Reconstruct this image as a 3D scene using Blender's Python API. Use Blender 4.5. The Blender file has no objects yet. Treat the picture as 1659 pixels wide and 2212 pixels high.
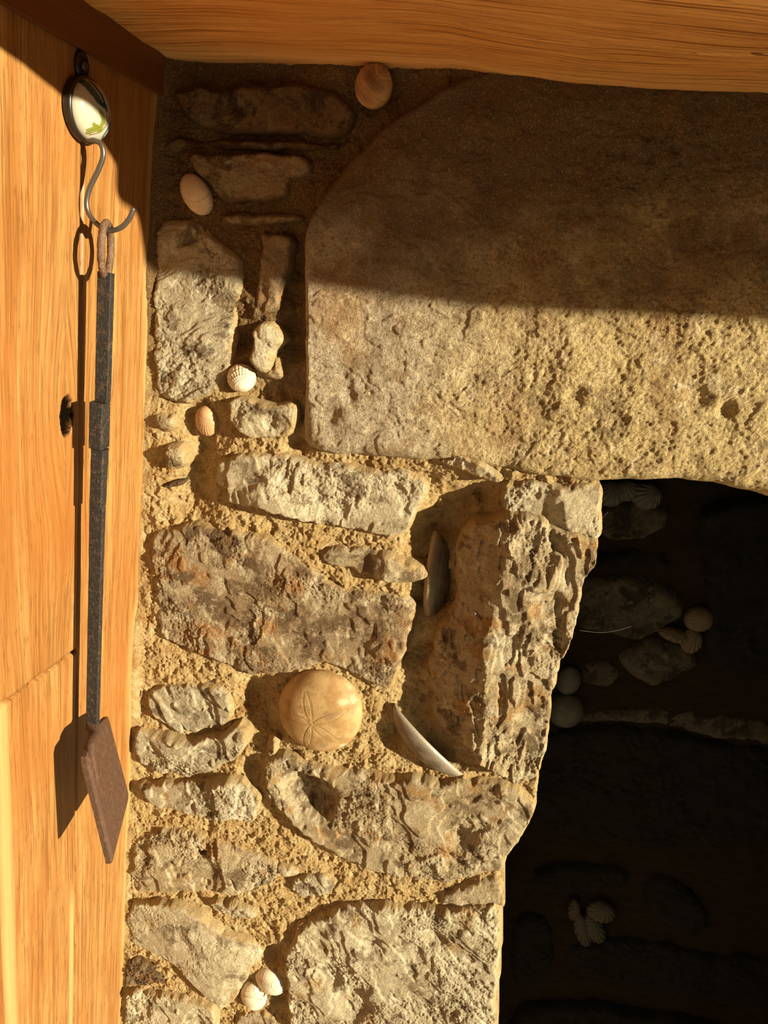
import bpy, math
import numpy as np
from mathutils import Vector, Matrix

# ------------------------------------------------------------------ camera, light, exposure
FPX = 1462.0; CX, CY = 829.5, 1106.0
CAM = np.array([0.0, -0.70, 1.35])

def _dir(px, py):
    return np.array([px - CX, py - CY, FPX])
_n = _dir(1084, 635); _n /= np.linalg.norm(_n)
_d = _dir(140, 5270); _d -= _n * _d.dot(_n); _d /= np.linalg.norm(_d)
_r = np.cross(_d, _n)
ROT = np.array([_r, _n, -_d])           # camera space -> room space (X right, Y into wall, Z up)

def on_y(p, y=0.0):                      # point of the room at depth y seen at pixel p
    k = ROT @ _dir(*p); return CAM + k * ((y - CAM[1]) / k[1])
def on_x(p, x):
    k = ROT @ _dir(*p); return CAM + k * ((x - CAM[0]) / k[0])
def on_z(p, z):
    k = ROT @ _dir(*p); return CAM + k * ((z - CAM[2]) / k[2])

sc = bpy.context.scene
col = sc.collection
camd = bpy.data.cameras.new('camera'); cam = bpy.data.objects.new('camera', camd); col.objects.link(cam)
camd.sensor_fit = 'HORIZONTAL'; camd.sensor_width = 36.0; camd.lens = FPX / 1659.0 * 36.0
camd.clip_start = 0.01
cx = ROT @ np.array([1, 0, 0.]); cy = ROT @ np.array([0, -1., 0]); cz = ROT @ np.array([0, 0, -1.])
cam.matrix_world = Matrix(((cx[0], cy[0], cz[0], CAM[0]), (cx[1], cy[1], cz[1], CAM[1]), (cx[2], cy[2], cz[2], CAM[2]), (0, 0, 0, 1)))
sc.camera = cam

world = bpy.data.worlds.new('room_light'); sc.world = world; world.use_nodes = True
bg = world.node_tree.nodes['Background']
bg.inputs['Color'].default_value = (1.0, 0.83, 0.62, 1); bg.inputs['Strength'].default_value = 0.085

sund = bpy.data.lights.new('sun', 'SUN'); sun = bpy.data.objects.new('sun', sund); col.objects.link(sun)
SUN_DIR = Vector((-2.5, 1.0, -0.65))
sun.rotation_euler = SUN_DIR.to_track_quat('-Z', 'Y').to_euler()
sun.location = (2.5, -2.0, 2.4)
sund.energy = 12.5; sund.angle = math.radians(0.9); sund.color = (1.0, 0.86, 0.60)

vs = sc.view_settings
vs.view_transform = 'Standard'; vs.look = 'None'; vs.gamma = 1.0; vs.use_curve_mapping = False
vs.exposure = 0.0

# ------------------------------------------------------------------ noise
_rng = np.random.RandomState(7)
_P = np.concatenate([_rng.permutation(256)] * 2)
_ang = np.linspace(0, 2 * np.pi, 256, endpoint=False); _GC, _GS = np.cos(_ang), np.sin(_ang)
def pn(x, y, seed=0):
    xi = np.floor(x).astype(np.int64); yi = np.floor(y).astype(np.int64)
    fx = x - xi; fy = y - yi
    u = fx * fx * fx * (fx * (fx * 6 - 15) + 10); v = fy * fy * fy * (fy * (fy * 6 - 15) + 10)
    def g(ix, iy, dx, dy):
        h = _P[(_P[(ix + seed * 37) & 255] + iy + seed * 11) & 255]
        return _GC[h] * dx + _GS[h] * dy
    a = g(xi, yi, fx, fy); b = g(xi + 1, yi, fx - 1, fy)
    c = g(xi, yi + 1, fx, fy - 1); d = g(xi + 1, yi + 1, fx - 1, fy - 1)
    return (a + u * (b - a) + v * ((c + u * (d - c)) - (a + u * (b - a)))) * 1.5
def fbm(x, y, oct=4, seed=0, gain=0.5):
    s = 0; a = 1.0
    for i in range(oct):
        s = s + a * pn(x, y, seed + i * 3); x = x * 2.03; y = y * 2.03; a *= gain
    return s
def sstep(a, b, x):
    t = np.clip((x - a) / (b - a), 0, 1); return t * t * (3 - 2 * t)

# ------------------------------------------------------------------ mesh helpers
def new_mesh(name, V, F, smooth=True, attrs=None):
    me = bpy.data.meshes.new(name)
    V = np.asarray(V, dtype=np.float32); F = np.asarray(F, dtype=np.int32)
    k = F.shape[1]
    me.vertices.add(len(V)); me.vertices.foreach_set('co', V.ravel())
    me.loops.add(F.size); me.loops.foreach_set('vertex_index', F.ravel())
    me.polygons.add(len(F)); me.polygons.foreach_set('loop_start', np.arange(0, F.size, k, dtype=np.int32))
    me.polygons.foreach_set('loop_total', np.full(len(F), k, dtype=np.int32))
    me.polygons.foreach_set('use_smooth', np.full(len(F), smooth, dtype=bool))
    me.update(calc_edges=True); me.validate()
    for an, av in (attrs or {}).items():
        if av.ndim == 1:
            at = me.attributes.new(an, 'FLOAT', 'POINT'); at.data.foreach_set('value', av.astype(np.float32))
        else:
            at = me.attributes.new(an, 'FLOAT_COLOR', 'POINT'); at.data.foreach_set('color', np.c_[av, np.ones(len(av))].astype(np.float32).ravel())
    return me
def link(name, me, mat, parent=None):
    o = bpy.data.objects.new(name, me); col.objects.link(o)
    if mat is not None: me.materials.append(mat)
    if parent is not None: o.parent = parent
    return o
def tag(o, label=None, cat=None, group=None, kind=None):
    if label: o['label'] = label
    if cat: o['category'] = cat
    if group: o['group'] = group
    if kind: o['kind'] = kind
    return o
def empty(name, loc=(0, 0, 0)):
    o = bpy.data.objects.new(name, None); col.objects.link(o); o.location = loc; o.empty_display_size = 0.02
    return o
def reorigin(o, loc):                     # move the origin without moving the mesh
    loc = Vector(loc); o.data.transform(Matrix.Translation(-loc)); o.location = loc
    return o

def refine(poly, seg, jit=0.0, seed=0, smooth=2):
    p = np.asarray(poly, float)
    for _ in range(smooth):               # Chaikin
        q = np.roll(p, -1, 0); p = np.stack([.78 * p + .22 * q, .22 * p + .78 * q], 1).reshape(-1, 2)
    out = []
    for i in range(len(p)):
        a, b = p[i], p[(i + 1) % len(p)]; n = max(1, int(np.hypot(*(b - a)) / seg))
        for j in range(n): out.append(a + (b - a) * j / n)
    p = np.array(out)
    if jit:
        t = np.roll(p, -1, 0) - np.roll(p, 1, 0); t /= (np.linalg.norm(t, axis=1)[:, None] + 1e-9)
        nn = np.c_[t[:, 1], -t[:, 0]]
        p = p + nn * (jit * fbm(p[:, 0] * 34, p[:, 1] * 34, 2, seed))[:, None]
    return p
def sdf(P, poly):
    N = len(P); best = np.full(N, 1e9); near = np.zeros((N, 2)); inside = np.zeros(N, bool)
    A = poly; B = np.roll(poly, -1, 0)
    px, py = P[:, 0], P[:, 1]
    for a, b in zip(A, B):
        e = b - a; L = e.dot(e) + 1e-18
        t = np.clip(((px - a[0]) * e[0] + (py - a[1]) * e[1]) / L, 0, 1)
        qx = a[0] + t * e[0]; qy = a[1] + t * e[1]
        d = (px - qx) ** 2 + (py - qy) ** 2
        m = d < best; best[m] = d[m]; near[m, 0] = qx[m]; near[m, 1] = qy[m]
        c = ((a[1] > py) != (b[1] > py))
        if c.any():
            xi = a[0] + (py - a[1]) * e[0] / (e[1] if e[1] != 0 else 1e-18)
            inside ^= c & (px < xi)
    d = np.sqrt(best); d[~inside] *= -1
    return d, near
def grid_faces(nu, nv, keep):
    idx = -np.ones(nu * nv, np.int64); idx[keep] = np.arange(keep.sum())
    g = idx.reshape(nu, nv)
    a, b, c, d = g[:-1, :-1], g[1:, :-1], g[1:, 1:], g[:-1, 1:]
    ok = (a >= 0) & (b >= 0) & (c >= 0) & (d >= 0)
    return np.stack([a[ok], b[ok], c[ok], d[ok]], 1)
def lines(lo, hi, step, fine=None):
    if fine is None: return np.arange(lo, hi + step, step)
    f0, f1, fs = fine
    f0 = max(f0, lo); f1 = min(f1, hi)
    return np.unique(np.round(np.concatenate([np.arange(lo, f0, step), np.arange(f0, f1, fs), np.arange(f1, hi + step, step)]), 6))
def relief(name, poly, hfun, mapf, us, vs_, margin, depth, mat, parent=None, attrf=None):
    """a solid piece: outline poly, relief hfun(u, v, d), side walls running straight back by depth"""
    U, V = np.meshgrid(us, vs_, indexing='ij'); P = np.c_[U.ravel(), V.ravel()]
    d, near = sdf(P, poly)
    keep = d > -margin
    F = grid_faces(len(us), len(vs_), keep)
    P = P[keep]; d = d[keep]; near = near[keep]
    out = d < 0
    Q = np.where(out[:, None], near, P)
    h = hfun(Q[:, 0], Q[:, 1], np.maximum(d, 0))
    h = np.where(out, h - depth * np.clip(-d / margin * 1.6, 0, 1), h)
    W = mapf(Q[:, 0], Q[:, 1], h)
    me = new_mesh(name, W, F, True, attrf(Q[:, 0], Q[:, 1], d, h) if attrf else None)
    return link(name, me, mat, parent)

def box_mesh(name, lo, hi, bevel=0.0):
    x0, y0, z0 = lo; x1, y1, z1 = hi
    V = [(x0, y0, z0), (x1, y0, z0), (x1, y1, z0), (x0, y1, z0), (x0, y0, z1), (x1, y0, z1), (x1, y1, z1), (x0, y1, z1)]
    F = [(0, 3, 2, 1), (4, 5, 6, 7), (0, 1, 5, 4), (1, 2, 6, 5), (2, 3, 7, 6), (3, 0, 4, 7)]
    me = new_mesh(name, V, F, False)
    if bevel:
        import bmesh
        bm = bmesh.new(); bm.from_mesh(me)
        bmesh.ops.bevel(bm, geom=bm.edges[:], offset=bevel, segments=2, affect='EDGES', profile=0.6)
        bm.to_mesh(me); bm.free()
    return me
def catmull(pts, n):
    p = np.asarray(pts, float); p = np.vstack([2 * p[0] - p[1], p, 2 * p[-1] - p[-2]]); out = []
    for i in range(1, len(p) - 2):
        for j in range(n):
            t = j / n
            out.append(.5 * ((2 * p[i]) + (p[i + 1] - p[i - 1]) * t + (2 * p[i - 1] - 5 * p[i] + 4 * p[i + 1] - p[i + 2]) * t * t + (3 * p[i] - p[i - 1] - 3 * p[i + 1] + p[i + 2]) * t ** 3))
    out.append(p[-2]); return np.array(out)
def tube_mesh(name, pts, rad, seg=12, closed=False, wob=0.0, seed=0):
    p = np.asarray(pts, float); n = len(p); rad = np.broadcast_to(rad, (n,)).astype(float)
    if closed: t = np.roll(p, -1, 0) - np.roll(p, 1, 0)
    else: t = np.gradient(p, axis=0)
    t /= np.linalg.norm(t, axis=1)[:, None]
    up = np.array([0.13, 1.0, 0.07]); V = []
    for i in range(n):
        a = np.cross(t[i], up); a /= np.linalg.norm(a); b = np.cross(t[i], a)
        for k in range(seg):
            th = 2 * np.pi * k / seg
            r = rad[i] * (1 + wob * math.sin(i * 1.7 + seed) * math.sin(3 * th + i * .6))
            V.append(p[i] + r * (math.cos(th) * a + math.sin(th) * b))
    F = []
    for i in range(n if closed else n - 1):
        j = (i + 1) % n
        for k in range(seg):
            l = (k + 1) % seg; F.append((i * seg + k, i * seg + l, j * seg + l, j * seg + k))
    if not closed:
        for e, s in ((0, 1), (n - 1, -1)):
            V.append(p[e] - s * t[e] * rad[e] * .5); c = len(V) - 1
            for k in range(seg):
                F.append((e * seg + k, e * seg + (k + 1) % seg, c, c))
    V = np.array(V)
    return new_mesh_ngon(name, V, F)
def new_mesh_ngon(name, V, F, smooth=True):
    me = bpy.data.meshes.new(name)
    me.from_pydata([tuple(v) for v in V], [], [tuple(dict.fromkeys(f)) for f in F]); me.update()
    me.polygons.foreach_set('use_smooth', [smooth] * len(me.polygons))
    return me

# ------------------------------------------------------------------ materials
class NT:
    def __init__(s, name, rough=0.9, spec=0.3):
        s.m = bpy.data.materials.new(name); s.m.use_nodes = True; s.t = s.m.node_tree; s.n = s.t.nodes
        s.b = s.n['Principled BSDF']; s.b.inputs['Roughness'].default_value = rough
        s.b.inputs['Specular IOR Level'].default_value = spec
    def lk(s, a, b): s.t.links.new(a, b)
    def node(s, t, **kw):
        x = s.n.new(t)
        for k, v in kw.items(): setattr(x, k, v)
        return x
    def pos(s):
        return s.node('ShaderNodeNewGeometry').outputs['Position']
    def attr(s, name):
        return s.node('ShaderNodeAttribute', attribute_name=name)
    def noise(s, vec, scale, detail=4, rough=0.55, dist=0.0):
        x = s.node('ShaderNodeTexNoise'); x.inputs['Scale'].default_value = scale; x.inputs['Detail'].default_value = detail
        x.inputs['Roughness'].default_value = rough; x.inputs['Distortion'].default_value = dist
        if vec is not None: s.lk(vec, x.inputs['Vector'])
        return x.outputs['Fac']
    def voro(s, vec, scale, feat='F1'):
        x = s.node('ShaderNodeTexVoronoi', feature=feat); x.inputs['Scale'].default_value = scale; s.lk(vec, x.inputs['Vector'])
        return x.outputs['Distance']
    def rng(s, v, a, b, c=0.0, d=1.0):
        x = s.node('ShaderNodeMapRange', interpolation_type='SMOOTHSTEP')
        for i, q in enumerate((a, b, c, d)): x.inputs[i + 1].default_value = q
        s.lk(v, x.inputs[0]); return x.outputs[0]
    def math(s, op, a, b=None):
        x = s.node('ShaderNodeMath', operation=op)
        for i, q in enumerate((a, b)):
            if q is None: continue
            if isinstance(q, (int, float)): x.inputs[i].default_value = q
            else: s.lk(q, x.inputs[i])
        return x.outputs[0]
    def mix(s, f, a, b, mode='MIX'):
        x = s.node('ShaderNodeMix', data_type='RGBA', blend_type=mode)
        for i, q in ((0, f), (6, a), (7, b)):
            if isinstance(q, (int, float)): x.inputs[i].default_value = q
            elif isinstance(q, tuple): x.inputs[i].default_value = (*q, 1)
            else: s.lk(q, x.inputs[i])
        return x.outputs[2]
    def scale(s, vec, sx, sy, sz, loc=(0, 0, 0)):
        x = s.node('ShaderNodeMapping'); x.inputs['Scale'].default_value = (sx, sy, sz); x.inputs['Location'].default_value = loc
        s.lk(vec, x.inputs['Vector']); return x.outputs[0]
    def xyz(s, a, b, c):
        x = s.node('ShaderNodeCombineXYZ')
        for i, q in enumerate((a, b, c)):
            if isinstance(q, (int, float)): x.inputs[i].default_value = q
            else: s.lk(q, x.inputs[i])
        return x.outputs[0]
    def sep(s, v):
        x = s.node('ShaderNodeSeparateXYZ'); s.lk(v, x.inputs[0]); return x.outputs
    def bump(s, h, dist, strength=1.0, prev=None):
        x = s.node('ShaderNodeBump'); x.inputs['Distance'].default_value = dist; x.inputs['Strength'].default_value = strength
        s.lk(h, x.inputs['Height'])
        if prev is not None: s.lk(prev, x.inputs['Normal'])
        return x.outputs[0]
    def done(s, colr, normal=None):
        if isinstance(colr, tuple): s.b.inputs['Base Color'].default_value = (*colr, 1)
        else: s.lk(colr, s.b.inputs['Base Color'])
        if normal is not None: s.lk(normal, s.b.inputs['Normal'])
        return s.m

def stone_mat(name, base, dark, warm, light, warm_t=.52, dark_t=.56, light_t=.58, off=0.0, grain=.0008, sand=None, smear=(.50, .35, .15)):
    s = NT(name, .92, .2); p = s.scale(s.pos(), 1, 1, 1, (off, off * .7, off * 1.3))
    c = s.mix(s.rng(s.noise(p, 14, 5, .6), .35, .65), base, tuple(.5 * (a + b) for a, b in zip(base, light)))
    c = s.mix(s.rng(s.noise(p, 22, 6, .65, .6), warm_t, warm_t + .12), c, warm)
    c = s.mix(s.math('MULTIPLY', s.rng(s.noise(s.scale(p, 1, 1, 1, (3, 1, 2)), 30, 7, .7, .4), dark_t - .03, dark_t + .08), .9), c, dark)
    c = s.mix(s.math('MULTIPLY', s.rng(s.noise(s.scale(p, 1, 1, 1, (7, 4, 9)), 45, 7, .72), light_t - .03, light_t + .06), .85), c, light)
    if sand: c = s.mix(s.math('MULTIPLY', s.rng(s.noise(s.scale(p, 1, 1, 1, (1, 9, 5)), 60, 8, .75), .5, .6), .8), c, sand)
    sm = s.math('ADD', s.math('MULTIPLY', s.attr('smear').outputs['Fac'], .6), s.noise(s.scale(p, 1, 1, 1, (6, 6, 2)), 55, 6, .7))   # mortar smeared over the edges
    c = s.mix(s.math('MULTIPLY', s.rng(sm, .78, .98), .85), c, smear)
    f1 = s.noise(p, 520, 6, .72); f2 = s.noise(p, 1200, 2, .6)
    c = s.mix(s.math('MULTIPLY', s.rng(f1, .5, .64), .62), c, dark)
    c = s.mix(s.math('MULTIPLY', s.rng(f2, .54, .68), .55), c, light)
    n = s.bump(f1, grain * 3.2); n = s.bump(f2, grain * 1.6, 1, n)
    return s.done(c, n)
def mortar_mat(name, sandc, rust, dark, pale, rust_shade_z=None):
    s = NT(name, .95, .15); p = s.pos()
    c = s.mix(s.rng(s.noise(p, 40, 6, .7), .35, .68), sandc, pale)
    c = s.mix(s.rng(s.noise(s.scale(p, 1, 1, 1, (2, 5, 3)), 16, 6, .65, .5), .55, .68), c, rust)
    if rust_shade_z:                            # rust staining plus painted mantel shade, darkening the upper joints
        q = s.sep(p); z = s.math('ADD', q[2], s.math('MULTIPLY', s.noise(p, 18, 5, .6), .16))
        c = s.mix(s.math('MULTIPLY', s.rng(z, rust_shade_z[0], rust_shade_z[1]), .85), c, rust_shade_z[2])
    c = s.mix(s.math('MULTIPLY', s.rng(s.noise(s.scale(p, 1, 1, 1, (8, 2, 6)), 26, 6, .7), .6, .72), .8), c, dark)
    v = s.voro(p, 620); f = s.noise(p, 800, 4, .75)
    c = s.mix(s.math('MULTIPLY', s.rng(f, .52, .64), .75), c, rust)
    c = s.mix(s.math('MULTIPLY', s.rng(f, .49, .36), .65), c, pale)
    n = s.bump(v, .0016); n = s.bump(f, .0024, 1, n)
    return s.done(c, n)
def wood_mat(name, light, mid, dark, fine=(900, 14), rough=.38, spec=.4, streak=.5):
    """needs the attribute 'grain' (metres across the grain) and 'along' (metres along it)"""
    s = NT(name, rough, spec)
    g = s.attr('grain').outputs['Fac']; a = s.attr('along').outputs['Fac']
    v1 = s.xyz(g, s.math('MULTIPLY', a, .028), 0.0)
    n1 = s.noise(v1, 90, 5, .6, .15); n2 = s.noise(v1, 520, 4, .7)
    v3 = s.xyz(g, s.math('MULTIPLY', a, .012), 3.0); n3 = s.noise(v3, fine[0], 3, .6)
    v4 = s.xyz(s.math('MULTIPLY', g, .6), s.math('MULTIPLY', a, .35), 7.0); n4 = s.noise(v4, 9, 4, .55)
    c = s.mix(s.rng(n1, .32, .68), light, mid)
    c = s.mix(s.math('MULTIPLY', s.rng(n2, .46, .68), .75), c, dark)
    c = s.mix(s.math('MULTIPLY', s.rng(n3, .55, .72), .5), c, dark)
    n5 = s.noise(s.xyz(g, s.math('MULTIPLY', a, .02), 5.0), 210, 3, .6); n6 = s.noise(s.xyz(g, s.math('MULTIPLY', a, .07), 9.0), 760, 2, .5)
    c = s.mix(s.math('MULTIPLY', s.rng(n5, .40, .66), .55), c, mid)
    c = s.mix(s.math('MULTIPLY', s.rng(n5, .42, .30), .5), c, light)
    n7 = s.noise(s.xyz(g, s.math('MULTIPLY', a, .016), 14.0), 300, 2, .55, .1)
    c = s.mix(s.math('MULTIPLY', s.rng(n7, .52, .64), streak), c, dark)
    c = s.mix(s.math('MULTIPLY', s.rng(n6, .60, .70), .6), c, tuple(x * .7 for x in dark))
    c = s.mix(s.math('MULTIPLY', s.rng(n4, .42, .7), .5), c, tuple(x * y for x, y in zip(mid, (1.05, .82, .6))))
    k = s.attr('bark').outputs['Fac']; c = s.mix(k, c, (.004, .0025, .0015)); s.lk(s.rng(k, 0, 1, rough, .95), s.b.inputs['Roughness']); s.lk(s.rng(k, 0, 1, spec, 0), s.b.inputs['Specular IOR Level'])
    sp = s.attr('sap').outputs['Fac']; c = s.mix(sp, c, tuple(min(1, x * y) for x, y in zip(light, (1.2, 1.35, 1.6))))
    n = s.bump(n3, .00025); n = s.bump(n2, .0003, 1, n)
    return s.done(c, n)
M = {}
M['grey'] = stone_mat('grey_stone', (.41, .345, .225), (.13, .09, .047), (.37, .24, .10), (.64, .585, .43), .55, .53, .54, 0)
M['pale'] = stone_mat('pale_stone', (.48, .41, .265), (.16, .11, .057), (.41, .265, .11), (.70, .635, .46), .56, .54, .54, 4)
M['brown'] = stone_mat('brown_stone', (.31, .215, .115), (.11, .063, .028), (.36, .19, .07), (.54, .46, .31), .50, .50, .54, 9)
M['tan'] = stone_mat('tan_stone', (.41, .315, .175), (.14, .09, .042), (.38, .215, .078), (.60, .53, .37), .53, .52, .55, 13)
M['stained'] = stone_mat('stained_stone', (.19, .125, .062), (.05, .03, .016), (.25, .12, .04), (.30, .22, .13), .50, .52, .6, 17, smear=(.11, .055, .02))
M['dull'] = stone_mat('dull_stone', (.34, .25, .14), (.11, .07, .035), (.34, .19, .075), (.45, .37, .25), .50, .54, .58, 23, smear=(.15, .08, .03))
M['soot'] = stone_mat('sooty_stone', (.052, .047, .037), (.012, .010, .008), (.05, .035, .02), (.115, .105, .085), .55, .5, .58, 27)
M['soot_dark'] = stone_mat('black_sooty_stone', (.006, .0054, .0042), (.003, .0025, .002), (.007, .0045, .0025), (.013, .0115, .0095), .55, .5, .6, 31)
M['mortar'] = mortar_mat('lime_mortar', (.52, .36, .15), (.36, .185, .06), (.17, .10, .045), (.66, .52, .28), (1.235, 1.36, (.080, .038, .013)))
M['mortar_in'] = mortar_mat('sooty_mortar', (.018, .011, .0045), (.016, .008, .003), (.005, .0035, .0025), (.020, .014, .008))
M['floor'] = stone_mat('pale_flagstone', (.76, .65, .48), (.6, .5, .36), (.74, .6, .42), (.82, .74, .6), .6, .7, .6, 41)
M['oak'] = wood_mat('oak', (.385, .213, .073), (.245, .108, .028), (.115, .040, .008))
M['oak_red'] = wood_mat('reddish_oak', (.25, .105, .028), (.19, .066, .015), (.11, .035, .007))
M['oak_mantel'] = wood_mat('mantel_oak', (.84, .47, .165), (.66, .32, .09), (.22, .075, .014), (700, 10), .45, .3, .85)
M['oak_dark'] = wood_mat('dark_oak', (.17, .066, .020), (.13, .046, .012), (.08, .026, .006))

def lintel_mat():
    s = NT('lintel_stone', .94, .15); p = s.pos(); q = s.sep(p)
    nx = s.math('ADD', q[0], s.math('MULTIPLY', s.math('SUBTRACT', s.noise(p, 11, 5, .6), .5), .25))
    c = s.mix(s.rng(nx, -.12, .06), (.47, .41, .30), (.52, .41, .20))
    c = s.mix(s.math('MULTIPLY', s.rng(s.noise(p, 9, 6, .65, .4), .5, .64), .7), c, (.33, .21, .095))
    c = s.mix(s.math('MULTIPLY', s.rng(s.noise(s.scale(p, 1, 1, 1, (4, 4, 4)), 30, 7, .7), .54, .64), .7), c, (.22, .16, .085))
    c = s.mix(s.math('MULTIPLY', s.rng(s.noise(s.scale(p, 1, 1, 1, (9, 4, 1)), 55, 7, .7), .54, .64), .8), c, (.64, .54, .35))
    # patchy soot with mantel shade painted in, darker towards the top of the block
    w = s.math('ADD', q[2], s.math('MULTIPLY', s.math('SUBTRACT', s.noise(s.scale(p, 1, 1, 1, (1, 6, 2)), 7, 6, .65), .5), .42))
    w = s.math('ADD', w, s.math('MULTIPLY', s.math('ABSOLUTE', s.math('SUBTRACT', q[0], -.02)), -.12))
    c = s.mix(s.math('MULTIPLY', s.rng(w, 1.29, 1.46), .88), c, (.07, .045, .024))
    c = s.mix(s.math('MULTIPLY', s.rng(s.noise(s.scale(p, 1, 1, 1, (2, 2, 7)), 16, 7, .7, .5), .57, .66), .45), c, (.24, .115, .04))
    f1 = s.noise(p, 380, 5, .72); f2 = s.noise(p, 1000, 2, .6)
    c = s.mix(s.math('MULTIPLY', s.rng(s.noise(s.scale(p, 1, 1, 1, (5, 1, 3)), 70, 7, .75), .52, .62), .55), c, (.20, .115, .05))
    c = s.mix(s.math('MULTIPLY', s.rng(f2, .55, .68), .5), c, (.60, .50, .32))
    c = s.mix(s.math('MULTIPLY', s.rng(f1, .5, .62), .7), c, (.16, .105, .05))
    n = s.bump(f1, .0026); n = s.bump(f2, .0012, 1, n)
    return s.done(c, n)
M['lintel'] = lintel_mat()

def simple(name, colr, rough=.5, spec=.4, metal=0.0, bs=None, bd=.0003):
    s = NT(name, rough, spec); s.b.inputs['Metallic'].default_value = metal
    return s.done(colr, s.bump(s.noise(s.pos(), bs, 4, .6), bd) if bs else None)
def iron_mat(name, base, rust, pale, t=.52, rough=.62):
    s = NT(name, rough, .5); p = s.pos()
    c = s.mix(s.rng(s.noise(p, 170, 6, .7), t, t + .1), base, rust)
    c = s.mix(s.math('MULTIPLY', s.rng(s.noise(p, 420, 4, .7), .56, .68), .8), c, pale)
    n = s.bump(s.noise(p, 260, 5, .7), .0016); n = s.bump(s.noise(p, 900, 3, .6), .0006, 1, n)
    return s.done(c, n)
M['iron'] = iron_mat('black_iron', (.009, .008, .007), (.05, .027, .016), (.09, .068, .05))
M['rust'] = iron_mat('rusty_iron', (.065, .028, .013), (.095, .043, .019), (.042, .028, .02), .5, .65)
M['ringrust'] = iron_mat('rusty_ring', (.11, .06, .034), (.16, .092, .053), (.22, .165, .115), .5, .5)
M['steel'] = simple('grey_steel', (.14, .13, .12), .34, .5, .75, 500, .0001)
M['blackmetal'] = simple('black_enamel', (.012, .009, .007), .35, .5)
M['screw'] = simple('worn_screw', (.10, .08, .055), .4, .5, .6)

def glaze_mat():
    s = NT('painted_glaze', .12, .5)
    return s.done(s.attr('paint').outputs['Color'])
M['glaze'] = glaze_mat()
def shell_mat(name, a, b, band=(.5, .35, .2), rough=.55):
    s = NT(name, rough, .35); p = s.pos()
    c = s.mix(s.rng(s.noise(p, 90, 4, .6), .38, .62), a, b)
    c = s.mix(s.math('MULTIPLY', s.attr('rings').outputs['Fac'], .75), c, band)
    return s.done(c, s.bump(s.noise(p, 700, 3, .6), .0002))
M['shell_white'] = shell_mat('white_shell', (.64, .58, .45), (.54, .46, .33), (.42, .33, .20))
M['shell_tan'] = shell_mat('tan_shell', (.46, .27, .13), (.38, .21, .09), (.14, .06, .022))
M['shell_cream'] = shell_mat('cream_shell', (.66, .53, .38), (.58, .43, .28), (.42, .28, .16))
M['shell_brown'] = shell_mat('brown_shell', (.46, .29, .16), (.40, .24, .12), (.30, .17, .08))
M['shell_shaded'] = shell_mat('shaded_shell', (.062, .045, .026), (.045, .032, .018), (.028, .02, .011))  # shell colour darkened to carry the shade of the recess
M['shell_deep_shade'] = shell_mat('deep_shade_shell', (.024, .018, .011), (.018, .013, .008), (.010, .007, .004))  # darker copy, with the deeper shade low in the recess painted in
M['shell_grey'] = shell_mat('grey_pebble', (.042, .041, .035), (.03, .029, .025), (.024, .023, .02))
def mussel_mat(name, a, b, c_):
    s = NT(name, .3, .5); p = s.pos(); k = s.attr('rings').outputs['Fac']
    c = s.mix(s.rng(s.noise(p, 60, 4, .6), .38, .62), a, b)
    c = s.mix(k, c, c_)
    return s.done(c, s.bump(s.noise(p, 400, 4, .6), .0004))
M['mussel_dark'] = mussel_mat('dark_mussel', (.045, .042, .034), (.085, .07, .048), (.24, .18, .10))
M['mussel_pale'] = mussel_mat('worn_mussel', (.15, .125, .09), (.075, .052, .034), (.25, .22, .17))
def urchin_mat():
    s = NT('fossil_urchin', .6, .25); p = s.pos()
    c = s.mix(s.rng(s.noise(p, 55, 5, .6), .38, .62), (.37, .255, .118), (.275, .168, .066))
    c = s.mix(s.math('MULTIPLY', s.rng(s.noise(s.scale(p, 1, 1, 1, (3, 3, 1)), 70, 5, .65), .56, .66), .7), c, (.22, .15, .085))
    c = s.mix(s.math('MULTIPLY', s.rng(s.noise(s.scale(p, 1, 1, 1, (5, 8, 1)), 35, 4, .6), .58, .68), .7), c, (.50, .42, .27))
    c = s.mix(s.math('MULTIPLY', s.attr('groove').outputs['Fac'], .7), c, (.25, .15, .06))
    return s.done(c, s.bump(s.noise(p, 500, 3, .6), .0003))
M['urchin'] = urchin_mat()

# ------------------------------------------------------------------ the setting: timber left wall
XP = -0.3617                              # face of the oak panelling
ZM = 1.515                                # underside of the mantel at the panelling
SCRIBE_PX = [(340, 210), (333, 300), (325, 500), (318, 590), (322, 700), (320, 800), (325, 900), (328, 1000), (322, 1080), (318, 1150), (310, 1260), (295, 1330), (288, 1420), (286, 1500), (288, 1600), (288, 1680), (280, 1750), (275, 1850), (272, 1950), (270, 2050), (265, 2150), (262, 2212)]
_s = np.array([on_x(p, XP)[1:] for p in SCRIBE_PX])
SC_Y = np.concatenate([[_s[0, 0]], _s[:, 0], [0.0]]); SC_Z = np.concatenate([[1.60], _s[:, 1], [0.0]])
def scribe(z): return np.interp(z, SC_Z[::-1], SC_Y[::-1])

floor = link('floor', box_mesh('floor', (-4, -5, -0.40), (5, 0.6, -.35)), M['floor']); tag(floor, kind='structure')

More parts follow.
